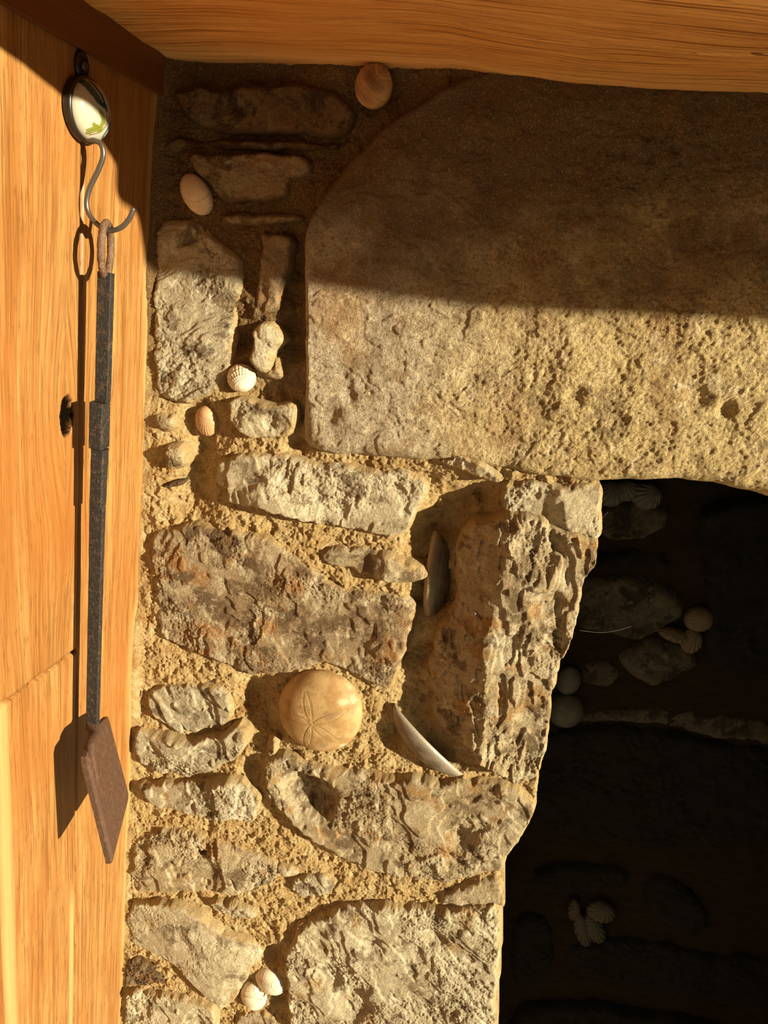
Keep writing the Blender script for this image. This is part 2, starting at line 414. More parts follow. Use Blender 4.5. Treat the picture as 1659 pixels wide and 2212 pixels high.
KN = on_x((144, 897), XP)                 # the bark pocket in the front board
def panel_attrs(seed, swirl=0.0, sapf=None):
    def f(y, z, d, h):
        g = y + .010 * fbm(z * 1.3, y * 6, 2, seed) + .0025 * fbm(z * 5, y * 20, 2, seed + 5)
        bark = np.zeros_like(y)
        if swirl:
            dy = y - KN[1]; dz = z - KN[2]
            r2 = (dy / .032) ** 2 + (dz / .085) ** 2
            g = g + swirl * np.sign(dy + .003) * -.020 * np.exp(-r2) + .03 * np.exp(-(dy / .05) ** 2) * np.exp(-((dz + .06) / .13) ** 2) * dz * 3
            e = (dy / .0105) ** 2 + ((dz - .0) / .020) ** 2 + .25 * fbm(y * 200, z * 90, 2, 3)
            bark = 1 - sstep(.8, 1.1, e)
        sap = np.zeros_like(y) if sapf is None else sapf(y, z)
        return {'grain': g + seed * .37, 'along': z, 'bark': bark, 'sap': sap}
    return f
def panel_h(seed, hole=False):
    def f(y, z, d):
        h = .0012 * fbm(z * 3, y * 9, 2, seed) - .0014 * (1 - np.sqrt(np.clip(1 - (1 - np.clip(d / .002, 0, 1)) ** 2, 0, 1)))
        if hole:
            e = ((y - KN[1]) / .0098) ** 2 + ((z - KN[2]) / .0192) ** 2 + .25 * fbm(y * 200, z * 90, 2, 3)
            h = h - .007 * (1 - sstep(.7, 1.1, e))
        return h
    return f
pmap = lambda y, z, h: np.c_[XP + h, y, z]
wall_left = tag(link('wall_left', box_mesh('wall_left', (XP - .06, -.2475, -.35), (XP - .012, .05, ZM - .003)), M['oak_red']), kind='structure')
SEAM = lambda z: -.1235 - .0045 * (1 - np.clip((z - .75) / .55, 0, 1)) - .0012 * np.sin(z * 6)
zz = np.linspace(0.0, ZM - .002, 60)
J0 = on_x((5, 1522), XP)[1:]; J1 = on_x((157, 1412), XP)[1:]
def jz(y): return J0[1] + (J1[1] - J0[1]) * (y - J0[0]) / (J1[0] - J0[0])
YF = -.2465
def plank(poly, seed, hole, attr, step, finey=None, finez=None):
    p = refine(poly, .03, 0, 0, 0)
    return relief('plank', p, panel_h(seed, hole), pmap, lines(p[:, 0].min() - .004, p[:, 0].max() + .004, step, finey),
                  lines(p[:, 1].min() - .004, p[:, 1].max() + .004, step * 1.6, finez), .0042, .012, M['oak'], wall_left, attr)
zu = zz[zz > jz(-.128) + .02]
plank([(YF, jz(YF) + .0006), (SEAM(jz(-.128)) - .0008, jz(-.128) + .0006)] + [(SEAM(z) - .0008, z) for z in zu] + [(YF, ZM - .002)], 2, True,
      panel_attrs(2, 1.0), .0025, (KN[1] - .015, KN[1] + .015, .0012), (KN[2] - .03, KN[2] + .03, .0015))
zl = zz[zz < jz(-.128) - .02]
plank([(YF, 0.0)] + [(SEAM(z) - .0008, z) for z in zl] + [(SEAM(jz(-.128)) - .0008, jz(-.128) - .0006), (YF, jz(YF) - .0006)], 5, False,
      panel_attrs(5, 0, lambda y, z: .8 * sstep(-.142, -.137, y) * (1 - sstep(.55, .63, z)) + .7 * (1 - sstep(YF + .008, YF + .016, y))), .0025)
plank([(SEAM(z) + .0008, z) for z in zz] + [(min(scribe(z), .004) + .006, z) for z in zz[::-1]], 9, False,
      panel_attrs(9, 0, lambda y, z: .55 * sstep(-.020, -.004, y - scribe(z))), .0025)
def board_attrs(me, axis_g, axis_a, seed):
    n = len(me.vertices); co = np.zeros(n * 3, np.float32); me.vertices.foreach_get('co', co); co = co.reshape(-1, 3)
    for an, av in (('grain', co[:, axis_g] + .004 * fbm(co[:, axis_a] * 3, co[:, axis_g] * 9, 2, seed) + seed), ('along', co[:, axis_a]), ('bark', np.zeros(n)), ('sap', np.zeros(n))):
        at = me.attributes.new(an, 'FLOAT', 'POINT'); at.data.foreach_set('value', av.astype(np.float32))
board_attrs(wall_left.data, 1, 2, 3)
me = box_mesh('trim_1', (XP - .02, -.75, ZM - .0375), (XP + .005, .02, ZM - .0005), .0012); board_attrs(me, 2, 1, 4)
tag(link('trim_1', me, M['oak_dark']), kind='structure')
me = box_mesh('trim_2', (XP - .05, -.60, -.35), (XP - .004, -.2485, ZM - .039), .0015); board_attrs(me, 1, 2, 6)
tag(link('trim_2', me, M['oak_red']), kind='structure')

# ------------------------------------------------------------------ mantel beam
ED = np.array([(a, b + (.007 if a > .35 else 0)) for a, b in [(-.9, .40), (-.40, .40), (-.15, .36), (-.103, .324), (-.09, .301), (-.063, .274), (.015, .25), (.059, .249), (.118, .25), (.150, .255), (.165, .285), (.190, .288), (.205, .268), (.248, .274), (.33, .298), (.413, .318), (.477, .309), (.537, .302), (.602, .301), (.663, .298), (.721, .286), (.774, .264), (.823, .246), (1.0, .26), (1.7, .27)]])
BK = np.array([on_y(p, -.012) for p in [(345, 112), (560, 118), (770, 128), (985, 140), (1110, 160), (1250, 180), (1400, 190), (1659, 200)]])
def man_z(x, y):
    zb = np.interp(x, BK[:, 0], BK[:, 2]); L = np.interp(x, ED[:, 0], ED[:, 1])
    t = np.clip(-y / L, 0, 1)
    return zb + (ZM - zb) * sstep(.25, 1, t)
C0, C1 = on_z((1490, 90), 1.537), on_z((1690, 97), 1.537)
def man_h(x, y, d):
    h = .0016 * fbm(x * 4, y * 14, 3, 31) - .010 * (1 - np.sqrt(np.clip(1 - (1 - np.clip(d / .012, 0, 1)) ** 2, 0, 1)))
    t = np.clip((x - C0[0]) / (C1[0] - C0[0]), 0, 1); yc = C0[1] + (C1[1] - C0[1]) * t + .0012 * fbm(x * 40, x * 0, 2, 8)
    h = h - .007 * np.exp(-((y - yc) / .0021) ** 2) * sstep(-.02, .1, (x - C0[0]) / (C1[0] - C0[0]))
    return h
def man_attr(x, y, d, h):
    g = y + .018 * fbm(x * 2.2, y * 4, 3, 21) + .006 * fbm(x * 6, y * 14, 2, 22)
    t = np.clip((x - C0[0]) / (C1[0] - C0[0]), 0, 1); yc = C0[1] + (C1[1] - C0[1]) * t
    k = .95 * np.exp(-((y - yc) / .0026) ** 2) * sstep(-.02, .1, (x - C0[0]) / (C1[0] - C0[0]))
    return {'grain': g, 'along': x, 'bark': k, 'sap': .35 * sstep(-.045, -.005, y)}
mpoly = np.vstack([[(x, -l) for x, l in ED], [(1.7, .03), (-.9, .03)]])
mantel = relief('mantel_beam', refine(mpoly, .02, 0, 0, 1), man_h, lambda x, y, h: np.c_[x, y, man_z(x, y) - h],
                lines(-.92, 1.72, .02, (-.40, .42, .004)), lines(-.42, .04, .004, (-.30, .03, .002)), .02, .13, M['oak_mantel'], None, man_attr)
reorigin(mantel, (0.3, -.15, ZM))
tag(mantel, 'thick oak mantel beam with wavy edge overhanging the stone lintel', 'mantel')
# solid top of the beam
me = box_mesh('beam_top', (-.9, -.235, ZM + .08), (1.7, .02, ZM + .14), .004); board_attrs(me, 1, 0, 8)
o = link('beam_top', me, M['oak_mantel'], mantel); o.matrix_parent_inverse = Matrix.Translation((-.3, .15, -ZM))

# ------------------------------------------------------------------ stone wall
JAMB_PX = [(1300, 1047), (1306, 1080), (1304, 1130), (1300, 1170), (1296, 1195), (1285, 1225), (1265, 1262), (1256, 1320), (1246, 1370), (1235, 1402), (1210, 1450), (1197, 1500), (1192, 1560), (1182, 1620), (1172, 1690), (1166, 1740), (1148, 1790), (1120, 1830), (1095, 1872), (1085, 1895), (1090, 1940), (1090, 1980), (1085, 2060), (1079, 2130), (1074, 2215)]
JAMB = np.array([on_y(p, -.012)[[0, 2]] for p in JAMB_PX])
STONES = []
def S(poly, proud, mat, **k):
    STONES.append(dict(poly=poly, proud=proud / 1000., mat=mat, seed=len(STONES) * 5 + 3, **k))
# upper left, in the joints beside the lintel
S([(363, 197), (390, 188), (480, 190), (560, 178), (640, 175), (700, 188), (745, 213), (767, 245), (756, 284), (690, 293), (560, 286), (480, 286), (420, 272), (388, 245)], 8, 'stained', flake=2)
S([(345, 302), (430, 298), (560, 303), (700, 306), (735, 312), (700, 322), (560, 318), (430, 322), (350, 326)], 6, 'stained')
S([(412, 325), (480, 329), (560, 324), (625, 334), (668, 345), (673, 365), (652, 385), (627, 396), (622, 425), (590, 431), (560, 426), (520, 431), (490, 438), (465, 420), (440, 392), (415, 367), (407, 342)], 9, 'dull', flake=3, w=.006)
S([(470, 467), (520, 461), (600, 462), (656, 464), (651, 480), (600, 489), (540, 491), (488, 485)], 7, 'dull')
S([(334, 492), (352, 475), (400, 478), (440, 490), (470, 518), (500, 543), (519, 568), (521, 600), (512, 640), (515, 680), (506, 720), (503, 780), (492, 820), (476, 852), (440, 867), (400, 873), (358, 866), (334, 850), (327, 800), (325, 700), (327, 600), (330, 540)], 10, 'grey', flake=3, rot=-1.0, an=3.2, w=.009)
S([(558, 497), (590, 500), (625, 510), (633, 530), (624, 570), (613, 620), (609, 668), (590, 686), (555, 681), (541, 692), (545, 640), (555, 600), (552, 550)], 13, 'dull', flake=3)
S([(537, 716), (545, 702), (560, 693), (590, 700), (612, 720), (616, 740), (597, 752), (588, 775), (586, 798), (565, 810), (545, 802), (536, 780), (540, 755), (541, 735)], 15, 'pale', amp=1.6, w=.010)
S([(588, 768), (610, 766), (613, 812), (600, 819), (566, 810), (586, 797)], 4, 'tan')
S([(492, 872), (500, 861), (560, 866), (600, 870), (634, 875), (641, 892), (638, 920), (633, 945), (610, 956), (580, 951), (540, 945), (500, 931), (491, 905)], 14, 'pale', cps=[(578, 910, 16, -5)], w=.005)
S([(462, 1005), (480, 985), (540, 974), (600, 977), (640, 987), (700, 1000), (780, 1006), (850, 1010), (890, 1016), (926, 1035), (931, 1055), (915, 1092), (892, 1132), (877, 1157), (850, 1166), (800, 1160), (740, 1146), (680, 1136), (620, 1116), (560, 1105), (500, 1096), (481, 1085), (485, 1060), (462, 1052)], 15, 'pale', flake=4, w=.010, cps=[(760, 1040, 60, 3), (600, 1040, 90, 2)])
S([(330, 898), (350, 889), (374, 894), (381, 920), (366, 940), (342, 946), (331, 930)], 13, 'tan', w=.012)
S([(348, 962), (384, 954), (406, 980), (401, 1010), (380, 1024), (354, 1012), (344, 985)], 15, 'tan', w=.012)
S([(345, 1046), (394, 1034), (398, 1044), (386, 1054), (350, 1054)], 5, 'stained')
S([(324, 1150), (360, 1135), (400, 1128), (450, 1134), (520, 1144), (570, 1155), (620, 1178), (660, 1210), (700, 1245), (745, 1268), (800, 1278), (868, 1282), (896, 1306), (900, 1330), (889, 1372), (876, 1420), (861, 1462), (846, 1493), (820, 1491), (780, 1476), (745, 1452), (690, 1441), (640, 1456), (600, 1463), (540, 1467), (500, 1452), (440, 1426), (380, 1406), (346, 1386), (335, 1340), (330, 1300), (321, 1250), (321, 1190)], 14, 'brown', flake=3, w=.012, amp=1.2, cps=[(860, 1390, 60, 5), (420, 1180, 80, 2)])
S([(690, 1190), (720, 1181), (770, 1178), (830, 1190), (880, 1206), (920, 1230), (932, 1246), (915, 1259), (870, 1263), (820, 1256), (770, 1240), (720, 1226), (695, 1211)], 15, 'tan', w=.008)
# jamb stones
S([(1086, 1040), (1150, 1044), (1220, 1048)] + JAMB_PX[:4] + [(1290, 1172), (1200, 1150), (1130, 1128), (1085, 1112), (1080, 1075)], 20, 'pale', amp=1.5, w=.010, deep=.2)
S([(1050, 1128), (1090, 1104), (1140, 1106), (1200, 1130), (1285, 1160)] + JAMB_PX[3:15] + [(1120, 1702), (1100, 1690), (1055, 1660), (1005, 1630), (945, 1588), (929, 1540), (921, 1450), (934, 1380), (972, 1330), (984, 1250), (986, 1172), (1020, 1140)], 36, 'tan', flake=5, rot=.15, an=2.6, w=.008, deep=.2, amp=1.2,
  planes=[(1072, 1300, .036, .60, -.03), (1050, 1480, .036, .52, .12), (1100, 1300, .037, -.16, .02)], cps=[(1168, 1190, 42, -9), (1185, 1310, 26, -8), (1120, 1180, 16, -5), (1195, 1400, 26, -8), (1140, 1420, 18, -5), (1115, 1640, 55, -7), (1140, 1560, 20, -5), (1150, 1260, 14, 3)])
S([(558, 1645), (600, 1632), (640, 1640), (690, 1662), (740, 1664), (840, 1680), (960, 1690), (1060, 1690), (1110, 1708)] + JAMB_PX[15:20] + [(1060, 1892), (1010, 1906), (950, 1913), (890, 1906), (820, 1896), (760, 1880), (700, 1842), (660, 1816), (620, 1780), (580, 1742), (560, 1692)], 22, 'tan', flake=4, w=.012, deep=.2,
  cps=[(662, 1735, 52, -27), (690, 1765, 30, -8), (625, 1715, 36, -10), (1000, 1828, 28, -6), (1100, 1740, 30, 3), (850, 1780, 90, 3)])
S([(612, 2120), (610, 2080), (625, 2040), (650, 2000), (700, 1980), (760, 1958), (800, 1954), (880, 1962), (940, 1970), (1020, 1962), (1086, 1955)] + JAMB_PX[22:] + [(1072, 2300), (800, 2300), (640, 2290), (618, 2200)], 24, 'pale', flake=4, rot=.7, an=1.7, w=.012, deep=.2, amp=1.3, cps=[(700, 2130, 40, -9), (800, 2060, 28, -7), (935, 2050, 26, -7), (760, 2190, 50, -7), (690, 2020, 30, -5)])
S([(960, 1925), (1030, 1905), (1082, 1893)] + JAMB_PX[20:22] + [(1080, 1960), (1000, 1966), (940, 1962)], 13, 'tan', w=.012, deep=.2)
# lower left
S([(312, 1492), (345, 1480), (420, 1477), (490, 1490), (507, 1530), (502, 1560), (455, 1581), (400, 1591), (350, 1572), (314, 1532)], 13, 'grey', flake=5, rot=.6, an=2)
S([(285, 1572), (330, 1580), (400, 1596), (470, 1590), (510, 1562), (541, 1575), (539, 1605), (511, 1645), (463, 1674), (400, 1686), (340, 1681), (290, 1652)], 17, 'grey', flake=5, amp=1.5, cps=[(500, 1600, 40, 4)])
S([(296, 1694), (340, 1692), (420, 1690), (490, 1681), (530, 1690), (556, 1715), (566, 1738), (546, 1791), (510, 1781), (477, 1768), (405, 1764), (332, 1746), (299, 1716)], 18, 'grey', flake=5, amp=1.3, cps=[(530, 1740, 40, 5)])
S([(276, 1832), (300, 1800), (360, 1791), (430, 1800), (480, 1820), (560, 1850), (612, 1872), (601, 1910), (560, 1931), (500, 1942), (430, 1936), (360, 1931), (300, 1942), (273, 1922)], 14, 'tan', flake=5, amp=1.8, w=.014, cps=[(428, 1850, 14, -9)])
S([(436, 1942), (520, 1953), (562, 1972), (552, 1989), (500, 1986), (450, 1966)], 14, 'grey')
S([(630, 1900), (660, 1885), (700, 1889), (731, 1905), (721, 1930), (680, 1943), (640, 1941), (621, 1920)], 13, 'grey')
S([(271, 1956), (330, 1948), (400, 1956), (450, 1986), (485, 2012), (563, 2046), (560, 2080), (538, 2110), (512, 2160), (488, 2174), (460, 2161), (410, 2121), (360, 2082), (310, 2062), (268, 2044)], 17, 'pale', flake=1, amp=.7, w=.006, planes=[(470, 2090, .020, .12, .05), (470, 2090, .020, -.30, .0)])
S([(264, 2152), (300, 2140), (360, 2149), (420, 2164), (468, 2181), (474, 2212), (470, 2290), (280, 2290), (262, 2220)], 15, 'pale', flake=5, amp=1.6)
S([(268, 2072), (300, 2068), (345, 2092), (375, 2122), (340, 2136), (290, 2132), (265, 2140)], 7, 'stained', flake=4, amp=1.5)
S([(500, 2196), (560, 2184), (600, 2202), (604, 2290), (506, 2290)], 8, 'tan')
S([(572, 1602), (590, 1590), (604, 1606), (600, 1630), (580, 1636)], 11, 'pale', w=.006)
S([(932, 992), (985, 976), (1030, 992), (1088, 1028), (1082, 1048), (1030, 1034), (980, 1018)], 19, 'pale', w=.006, amp=1.6)
S([(636, 1998), (665, 1984), (684, 2004), (656, 2022)], 9, 'tan', w=.006)
S([(590, 1862), (640, 1870), (655, 1888), (625, 1896), (596, 1886)], 9, 'pale', w=.006)
LINTEL = [(653, 640), (655, 720), (656, 800), (651, 900), (652, 968), (700, 984), (800, 988), (900, 1000), (1000, 1001), (1100, 1021), (1220, 1041), (1300, 1045), (1400, 1040), (1500, 1043), (1560, 1052), (1659, 1078)]
LINTEL_TOP = [(1062, 138), (1000, 160), (930, 200), (850, 250), (780, 310), (720, 380), (680, 440), (657, 490), (655, 560)]

def stone_height(st):
    pr, sd = st['proud'], st['seed']; w = st.get('w', .008) * .8; amp = st.get('amp', 1.0); fl = st.get('flake', 2.5)
    rot = st.get('rot', .3); an = st.get('an', 1.4)
    cps = [(on_y((a, b), -pr)[[0, 2]], r * .00058, h / 1000.) for a, b, r, h in st.get('cps', [])]
    pls = [(on_y((a, b), -pr)[[0, 2]], h, gx, gz) for a, b, h, gx, gz in st.get('planes', [])]
    pp = np.array([on_y(p, -pr)[[0, 2]] for p in st['poly']])
    c0 = pp.mean(0); ext = pp.max(0) - pp.min(0)
    rs = np.random.RandomState(sd)
    fac = []
    for i in range(7):                    # broken faces
        q = c0 + rs.uniform(-.38, .38, 2) * ext; g = rs.normal(0, .16, 2)
        fac.append((q, pr * rs.uniform(1.0, 1.25), g[0], g[1]))
    def f(x, z, d):
        wx = x + .004 * fbm(x * 45, z * 45, 3, sd + 7); wz = z + .004 * fbm(x * 45, z * 45, 3, sd + 8)
        top = np.full_like(x, pr * (1.0 if pls else 1.25))
        if not pls:
            for q, h0, gx, gz in fac: top = np.minimum(top, h0 + gx * (wx - q[0]) + gz * (wz - q[1]))
            top = np.maximum(top, pr * .55)
        for q, h0, gx, gz in pls: top = np.minimum(top, h0 + gx * (wx - q[0]) + gz * (wz - q[1]))
        for q, r, a in cps: top = top + a * np.exp(-(((wx - q[0]) ** 2 + (wz - q[1]) ** 2) / r ** 2) ** 2)
        cr, srn = math.cos(rot), math.sin(rot)
        a_ = (x * cr + z * srn) * an; b_ = (-x * srn + z * cr)
        q = fbm(a_ * 13, b_ * 13, 4, sd, .42) * 2.0
        fr = q - np.floor(q); terr = np.floor(q) + sstep(.38, .62, fr)
        top = top + fl / 1000. * .6 * terr
        rm = .3 + 1.1 * sstep(-.35, .5, fbm(x * 11, z * 11, 2, sd + 15))
        q2 = fbm(a_ * 42, b_ * 42, 4, sd + 12, .55) * 1.6; fr = q2 - np.floor(q2)
        top = top + rm * fl / 1000. * .10 * (np.floor(q2) + sstep(.3, .7, fr))
        top = top + amp * rm * (.0012 * fbm(x * 34, z * 34, 3, sd + 1) + .0005 * fbm(x * 110, z * 110, 3, sd + 2, .6) + .0006 * fbm(x * 330, z * 330, 2, sd + 4, .7))
        dd = np.maximum(d + .0022 * fbm(x * 70, z * 70, 3, sd + 5) * sstep(0, .004, d), 0)
        k = np.clip(dd / w, 0, 1); prof = 1 - (1 - k) ** 2.6
        base = -.003
        return base + (np.maximum(top, -.014) - base) * prof
    return f
wmap = lambda x, z, h: np.c_[x, -h, z]

# mortar bed
MB = [(640, 520, 26, -7), (640, 580, 26, -8), (636, 640, 26, -8), (634, 700, 28, -9), (638, 760, 28, -9), (640, 830, 30, -9), (645, 900, 24, -9), (648, 960, 20, -8),
      (425, 900, 42, -9), (430, 970, 36, -10), (430, 1040, 40, -8), (400, 1075, 40, -5), (950, 1170, 60, -19), (985, 1110, 60, -17), (1040, 1080, 30, -12), (945, 1290, 48, -18), (910, 1420, 42, -14), (900, 1520, 50, -11), (860, 1580, 30, -8),
      (525, 735, 24, -9), (565, 850, 50, -6), (540, 600, 24, -6), (560, 1500, 45, -8), (570, 1570, 45, -9), (548, 1660, 24, -10), (590, 2070, 34, -10), (606, 2170, 26, -12), (540, 2140, 30, -4),
      (420, 140, 70, -10), (560, 150, 90, -8), (800, 190, 70, -8), (720, 330, 50, -8), (560, 310, 90, -4), (500, 455, 70, -4), (880, 215, 60, -7),
      (520, 1120, 80, 5), (650, 1165, 70, 5), (800, 1175, 60, 4), (400, 1100, 60, 3), (640, 1830, 90, 4), (860, 1930, 90, 5), (500, 1960, 60, 4), (600, 1990, 50, 5), (400, 1780, 70, 3), (980, 1640, 80, 2), (360, 1440, 60, 3), (820, 1640, 60, 3), (950, 1020, 50, 7), (1010, 1010, 40, 9), (880, 1190, 50, 5), (880, 1275, 40, 5)]
MBW = [(on_y((a, b))[[0, 2]], r * .00058, h / 1000.) for a, b, r, h in MB]
def mortar_h(x, z, d=None):
    h = .001 + .0035 * fbm(x * 22, z * 22, 3, 50) - .0022 * sstep(.25, .6, fbm(x * 55, z * 55, 3, 57)) + .0016 * sstep(.15, .5, fbm(x * 75, z * 75, 3, 58)) + .0009 * fbm(x * 90, z * 90, 3, 51) + .0011 * fbm(x * 330, z * 330, 2, 52)
    for q, r, a in MBW: h = h + (a - .002) * (1 if a > 0 else 1.15) * np.exp(-((x - q[0]) ** 2 + (z - q[1]) ** 2) / r ** 2)
    k = 1 - sstep(.0, .014, x - XP)
    h = h * (1 - .6 * k) + k * (.003 + np.clip(-scribe(z), -.002, .008))
    return h
STONE_POLY = []
for st in STONES:
    q = np.array([on_y(p, -.6 * st['proud'])[[0, 2]] for p in st['poly']])
    st['w2'] = refine(q, .004, .0034, st['seed'], 1)
    st['w2'][:, 0] = np.maximum(st['w2'][:, 0], XP + .0015)
LT = np.array([on_y(p, -.012)[[0, 2]] for p in LINTEL]); LTT = np.array([on_y(p, -.012)[[0, 2]] for p in LINTEL_TOP])
lint_poly = np.vstack([LT, [(.95, LT[-1, 1] - .01), (.95, 1.56), (LTT[0, 0], 1.56)], LTT])
lint_w = refine(lint_poly, .006, .0018, 77, 1)

res = .00125
mx = lines(XP - .03, .20, res); mz = np.unique(np.round(np.concatenate([np.arange(-.352, .10, .006), lines(.10, 1.57, res * 1.05)]), 6))
X, Z = np.meshgrid(mx, mz, indexing='ij'); P = np.c_[X.ravel(), Z.ravel()]
reg = np.vstack([[(XP - .03, -.36), (JAMB[-1, 0], -.36)], JAMB[::-1] - np.array([.003, 0]), [(JAMB[0, 0] - .003, 1.2), (.20, 1.22), (.20, 1.57), (XP - .03, 1.57)]])
dr, nr = sdf(P, reg)
keep = dr > -.004
for poly in [s['w2'] for s in STONES] + [lint_w]:
    lo, hi = poly.min(0), poly.max(0)
    m = np.where(keep & (P[:, 0] > lo[0]) & (P[:, 0] < hi[0]) & (P[:, 1] > lo[1]) & (P[:, 1] < hi[1]))[0]
    dd, _ = sdf(P[m], poly[::3]); keep[m[dd > .007]] = False
F = grid_faces(len(mx), len(mz), keep)
Pk = P[keep]; drk = dr[keep]; Q = np.where((drk < 0)[:, None], nr[keep], Pk)
h = mortar_h(Q[:, 0], Q[:, 1]); edge = np.where(Q[:, 0] > .1, np.clip(1 - drk / .006, 0, 1), 0)
h = h - .004 * edge ** 2 - .16 * np.clip(-drk / .004, 0, 1) * (Q[:, 0] > .05)
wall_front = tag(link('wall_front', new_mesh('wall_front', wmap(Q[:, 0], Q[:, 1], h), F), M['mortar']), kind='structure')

for st in STONES:
    w2 = st['w2']; lo, hi = w2.min(0) - .006, w2.max(0) + .006
    r = .0011 if (hi - lo).max() > .08 else .0009
    relief('stone', w2, stone_height(st), wmap, lines(lo[0], hi[0], r), lines(lo[1], hi[1], r), .0045, st.get('deep', .02), M[st['mat']], wall_front, lambda x, z, d, h: {'smear': np.where(d < -.0012, .35, np.exp(-np.maximum(d, 0) / .008))})

PITS = [(on_y((a, b))[[0, 2]], r * .00058, h / 1000.) for a, b, r, h in [(760, 850, 14, -4), (715, 890, 22, -4), (1240, 850, 16, -5), (1560, 880, 14, -6), (1330, 900, 14, -4), (1500, 860, 18, -4), (1170, 870, 40, -2), (1350, 525 - 190, 10, -3), (1450, 330, 10, -3), (800, 940, 60, 2), (1150, 960, 60, -3), (1480, 1030, 40, -5)]]
def lint_h(x, z, d):
    rough = sstep(-.12, .10, x + .06 * fbm(x * 9, z * 9, 2, 61))
    top = .014 + .0028 * fbm(x * 9, z * 9, 3, 62) + .0009 * fbm(x * 40, z * 40, 3, 63)
    top = top + (.25 + .6 * rough) * .0006 * fbm(x * 130, z * 130, 2, 64, .6) + (.4 + .6 * rough) * .0005 * fbm(x * 330, z * 330, 2, 68, .7)
    er = fbm(x * 120, z * 120, 3, 65, .6); lumps = .5 + fbm(x * 14, z * 14, 2, 69)
    top = top - (.1 + rough) * .0011 * sstep(.3, .6, er) * np.clip(lumps, 0, 1.2)
    q = fbm(x * 20, z * 26, 4, 66, .5) * 1.8; fr = q - np.floor(q); top = top + .0011 * (np.floor(q) + sstep(.35, .65, fr))
    for q, r, a in PITS: top = top + a * np.exp(-(((x - q[0]) ** 2 + (z - q[1]) ** 2) / r ** 2) ** 1.5)
    zb = np.interp(x, LT[4:, 0], LT[4:, 1])
    w = np.where(z - zb < .05, .016, .007)
    k = np.clip(d / w, 0, 1)
    # broken bevel running up the left shoulder
    sl = (x - LTT[4, 0]) * .62 + (1.56 - z) * .0
    top = top - .010 * (1 - sstep(.0, .05, d)) * sstep(1.40, 1.46, z)
    return -.004 + (top + .004) * np.sqrt(np.clip(1 - (1 - k) ** 2, 0, 1))
lo, hi = lint_w.min(0) - .006, lint_w.max(0) + .006
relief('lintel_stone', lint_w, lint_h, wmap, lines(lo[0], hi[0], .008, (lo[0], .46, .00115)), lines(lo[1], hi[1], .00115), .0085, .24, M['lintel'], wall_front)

# ------------------------------------------------------------------ fireplace recess
YB = .33
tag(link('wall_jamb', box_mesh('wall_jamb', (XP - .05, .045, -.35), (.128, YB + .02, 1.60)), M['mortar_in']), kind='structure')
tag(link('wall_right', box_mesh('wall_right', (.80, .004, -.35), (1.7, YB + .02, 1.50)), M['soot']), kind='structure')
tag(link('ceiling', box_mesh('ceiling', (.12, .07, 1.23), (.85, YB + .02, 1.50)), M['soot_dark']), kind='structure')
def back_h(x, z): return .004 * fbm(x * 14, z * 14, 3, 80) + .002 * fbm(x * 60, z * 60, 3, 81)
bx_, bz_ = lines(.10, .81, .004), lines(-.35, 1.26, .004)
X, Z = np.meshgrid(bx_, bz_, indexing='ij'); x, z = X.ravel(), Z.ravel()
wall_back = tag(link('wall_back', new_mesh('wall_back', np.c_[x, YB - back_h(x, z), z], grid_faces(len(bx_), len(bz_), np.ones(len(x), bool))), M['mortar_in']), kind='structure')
BST = [([(1290, 1100), (1380, 1085), (1440, 1100), (1455, 1130), (1430, 1160), (1370, 1175), (1290, 1170)], 14, 'soot'),
       ([(1270, 1205), (1360, 1185), (1440, 1190), (1460, 1225), (1420, 1240), (1340, 1248), (1270, 1245)], 12, 'soot_dark'),
       ([(1240, 1265), (1320, 1252), (1400, 1256), (1460, 1280), (1482, 1310), (1485, 1345), (1450, 1362), (1415, 1385), (1385, 1397), (1330, 1385), (1240, 1365)], 20, 'soot'),
       ([(1340, 1425), (1365, 1405), (1420, 1395), (1470, 1400), (1515, 1425), (1527, 1445), (1510, 1462), (1480, 1470), (1450, 1490), (1410, 1497), (1375, 1482), (1345, 1455)], 26, 'soot'),
       ([(1252, 1445), (1290, 1432), (1330, 1440), (1345, 1470), (1320, 1492), (1275, 1490), (1250, 1478)], 12, 'soot'),
       ([(1510, 1120), (1560, 1090), (1660, 1080), (1800, 1090), (1800, 1480), (1660, 1490), (1545, 1470), (1530, 1400), (1540, 1300), (1520, 1200)], 34, 'soot_dark'),
       ([(1150, 1600), (1230, 1585), (1330, 1575), (1450, 1590), (1600, 1620), (1800, 1640), (1800, 1830), (1600, 1850), (1430, 1850), (1280, 1835), (1140, 1800)], 22, 'soot_dark'),
       ([(1180, 1540), (1300, 1545), (1450, 1535), (1600, 1560), (1800, 1580), (1800, 1640), (1600, 1612), (1450, 1580), (1330, 1565), (1190, 1580)], 10, 'soot'),
       ([(1150, 1890), (1220, 1875), (1330, 1880), (1372, 1905), (1360, 1930), (1290, 1945), (1200, 1948), (1150, 1920)], 20, 'soot_dark'),
       ([(1395, 1925), (1420, 1900), (1470, 1915), (1535, 1965), (1540, 2020), (1490, 2040), (1430, 2010), (1392, 1965)], 18, 'soot_dark'),
       ([(1220, 2060), (1300, 2035), (1400, 2045), (1520, 2070), (1700, 2090), (1800, 2120), (1800, 2190), (1600, 2190), (1430, 2160), (1300, 2130), (1230, 2110)], 18, 'soot_dark'),
       ([(1100, 1990), (1180, 1980), (1200, 2060), (1190, 2140), (1100, 2150)], 14, 'soot_dark'),
       ([(1090, 2180), (1250, 2170), (1400, 2190), (1600, 2230), (1600, 2400), (1090, 2400)], 14, 'soot_dark')]
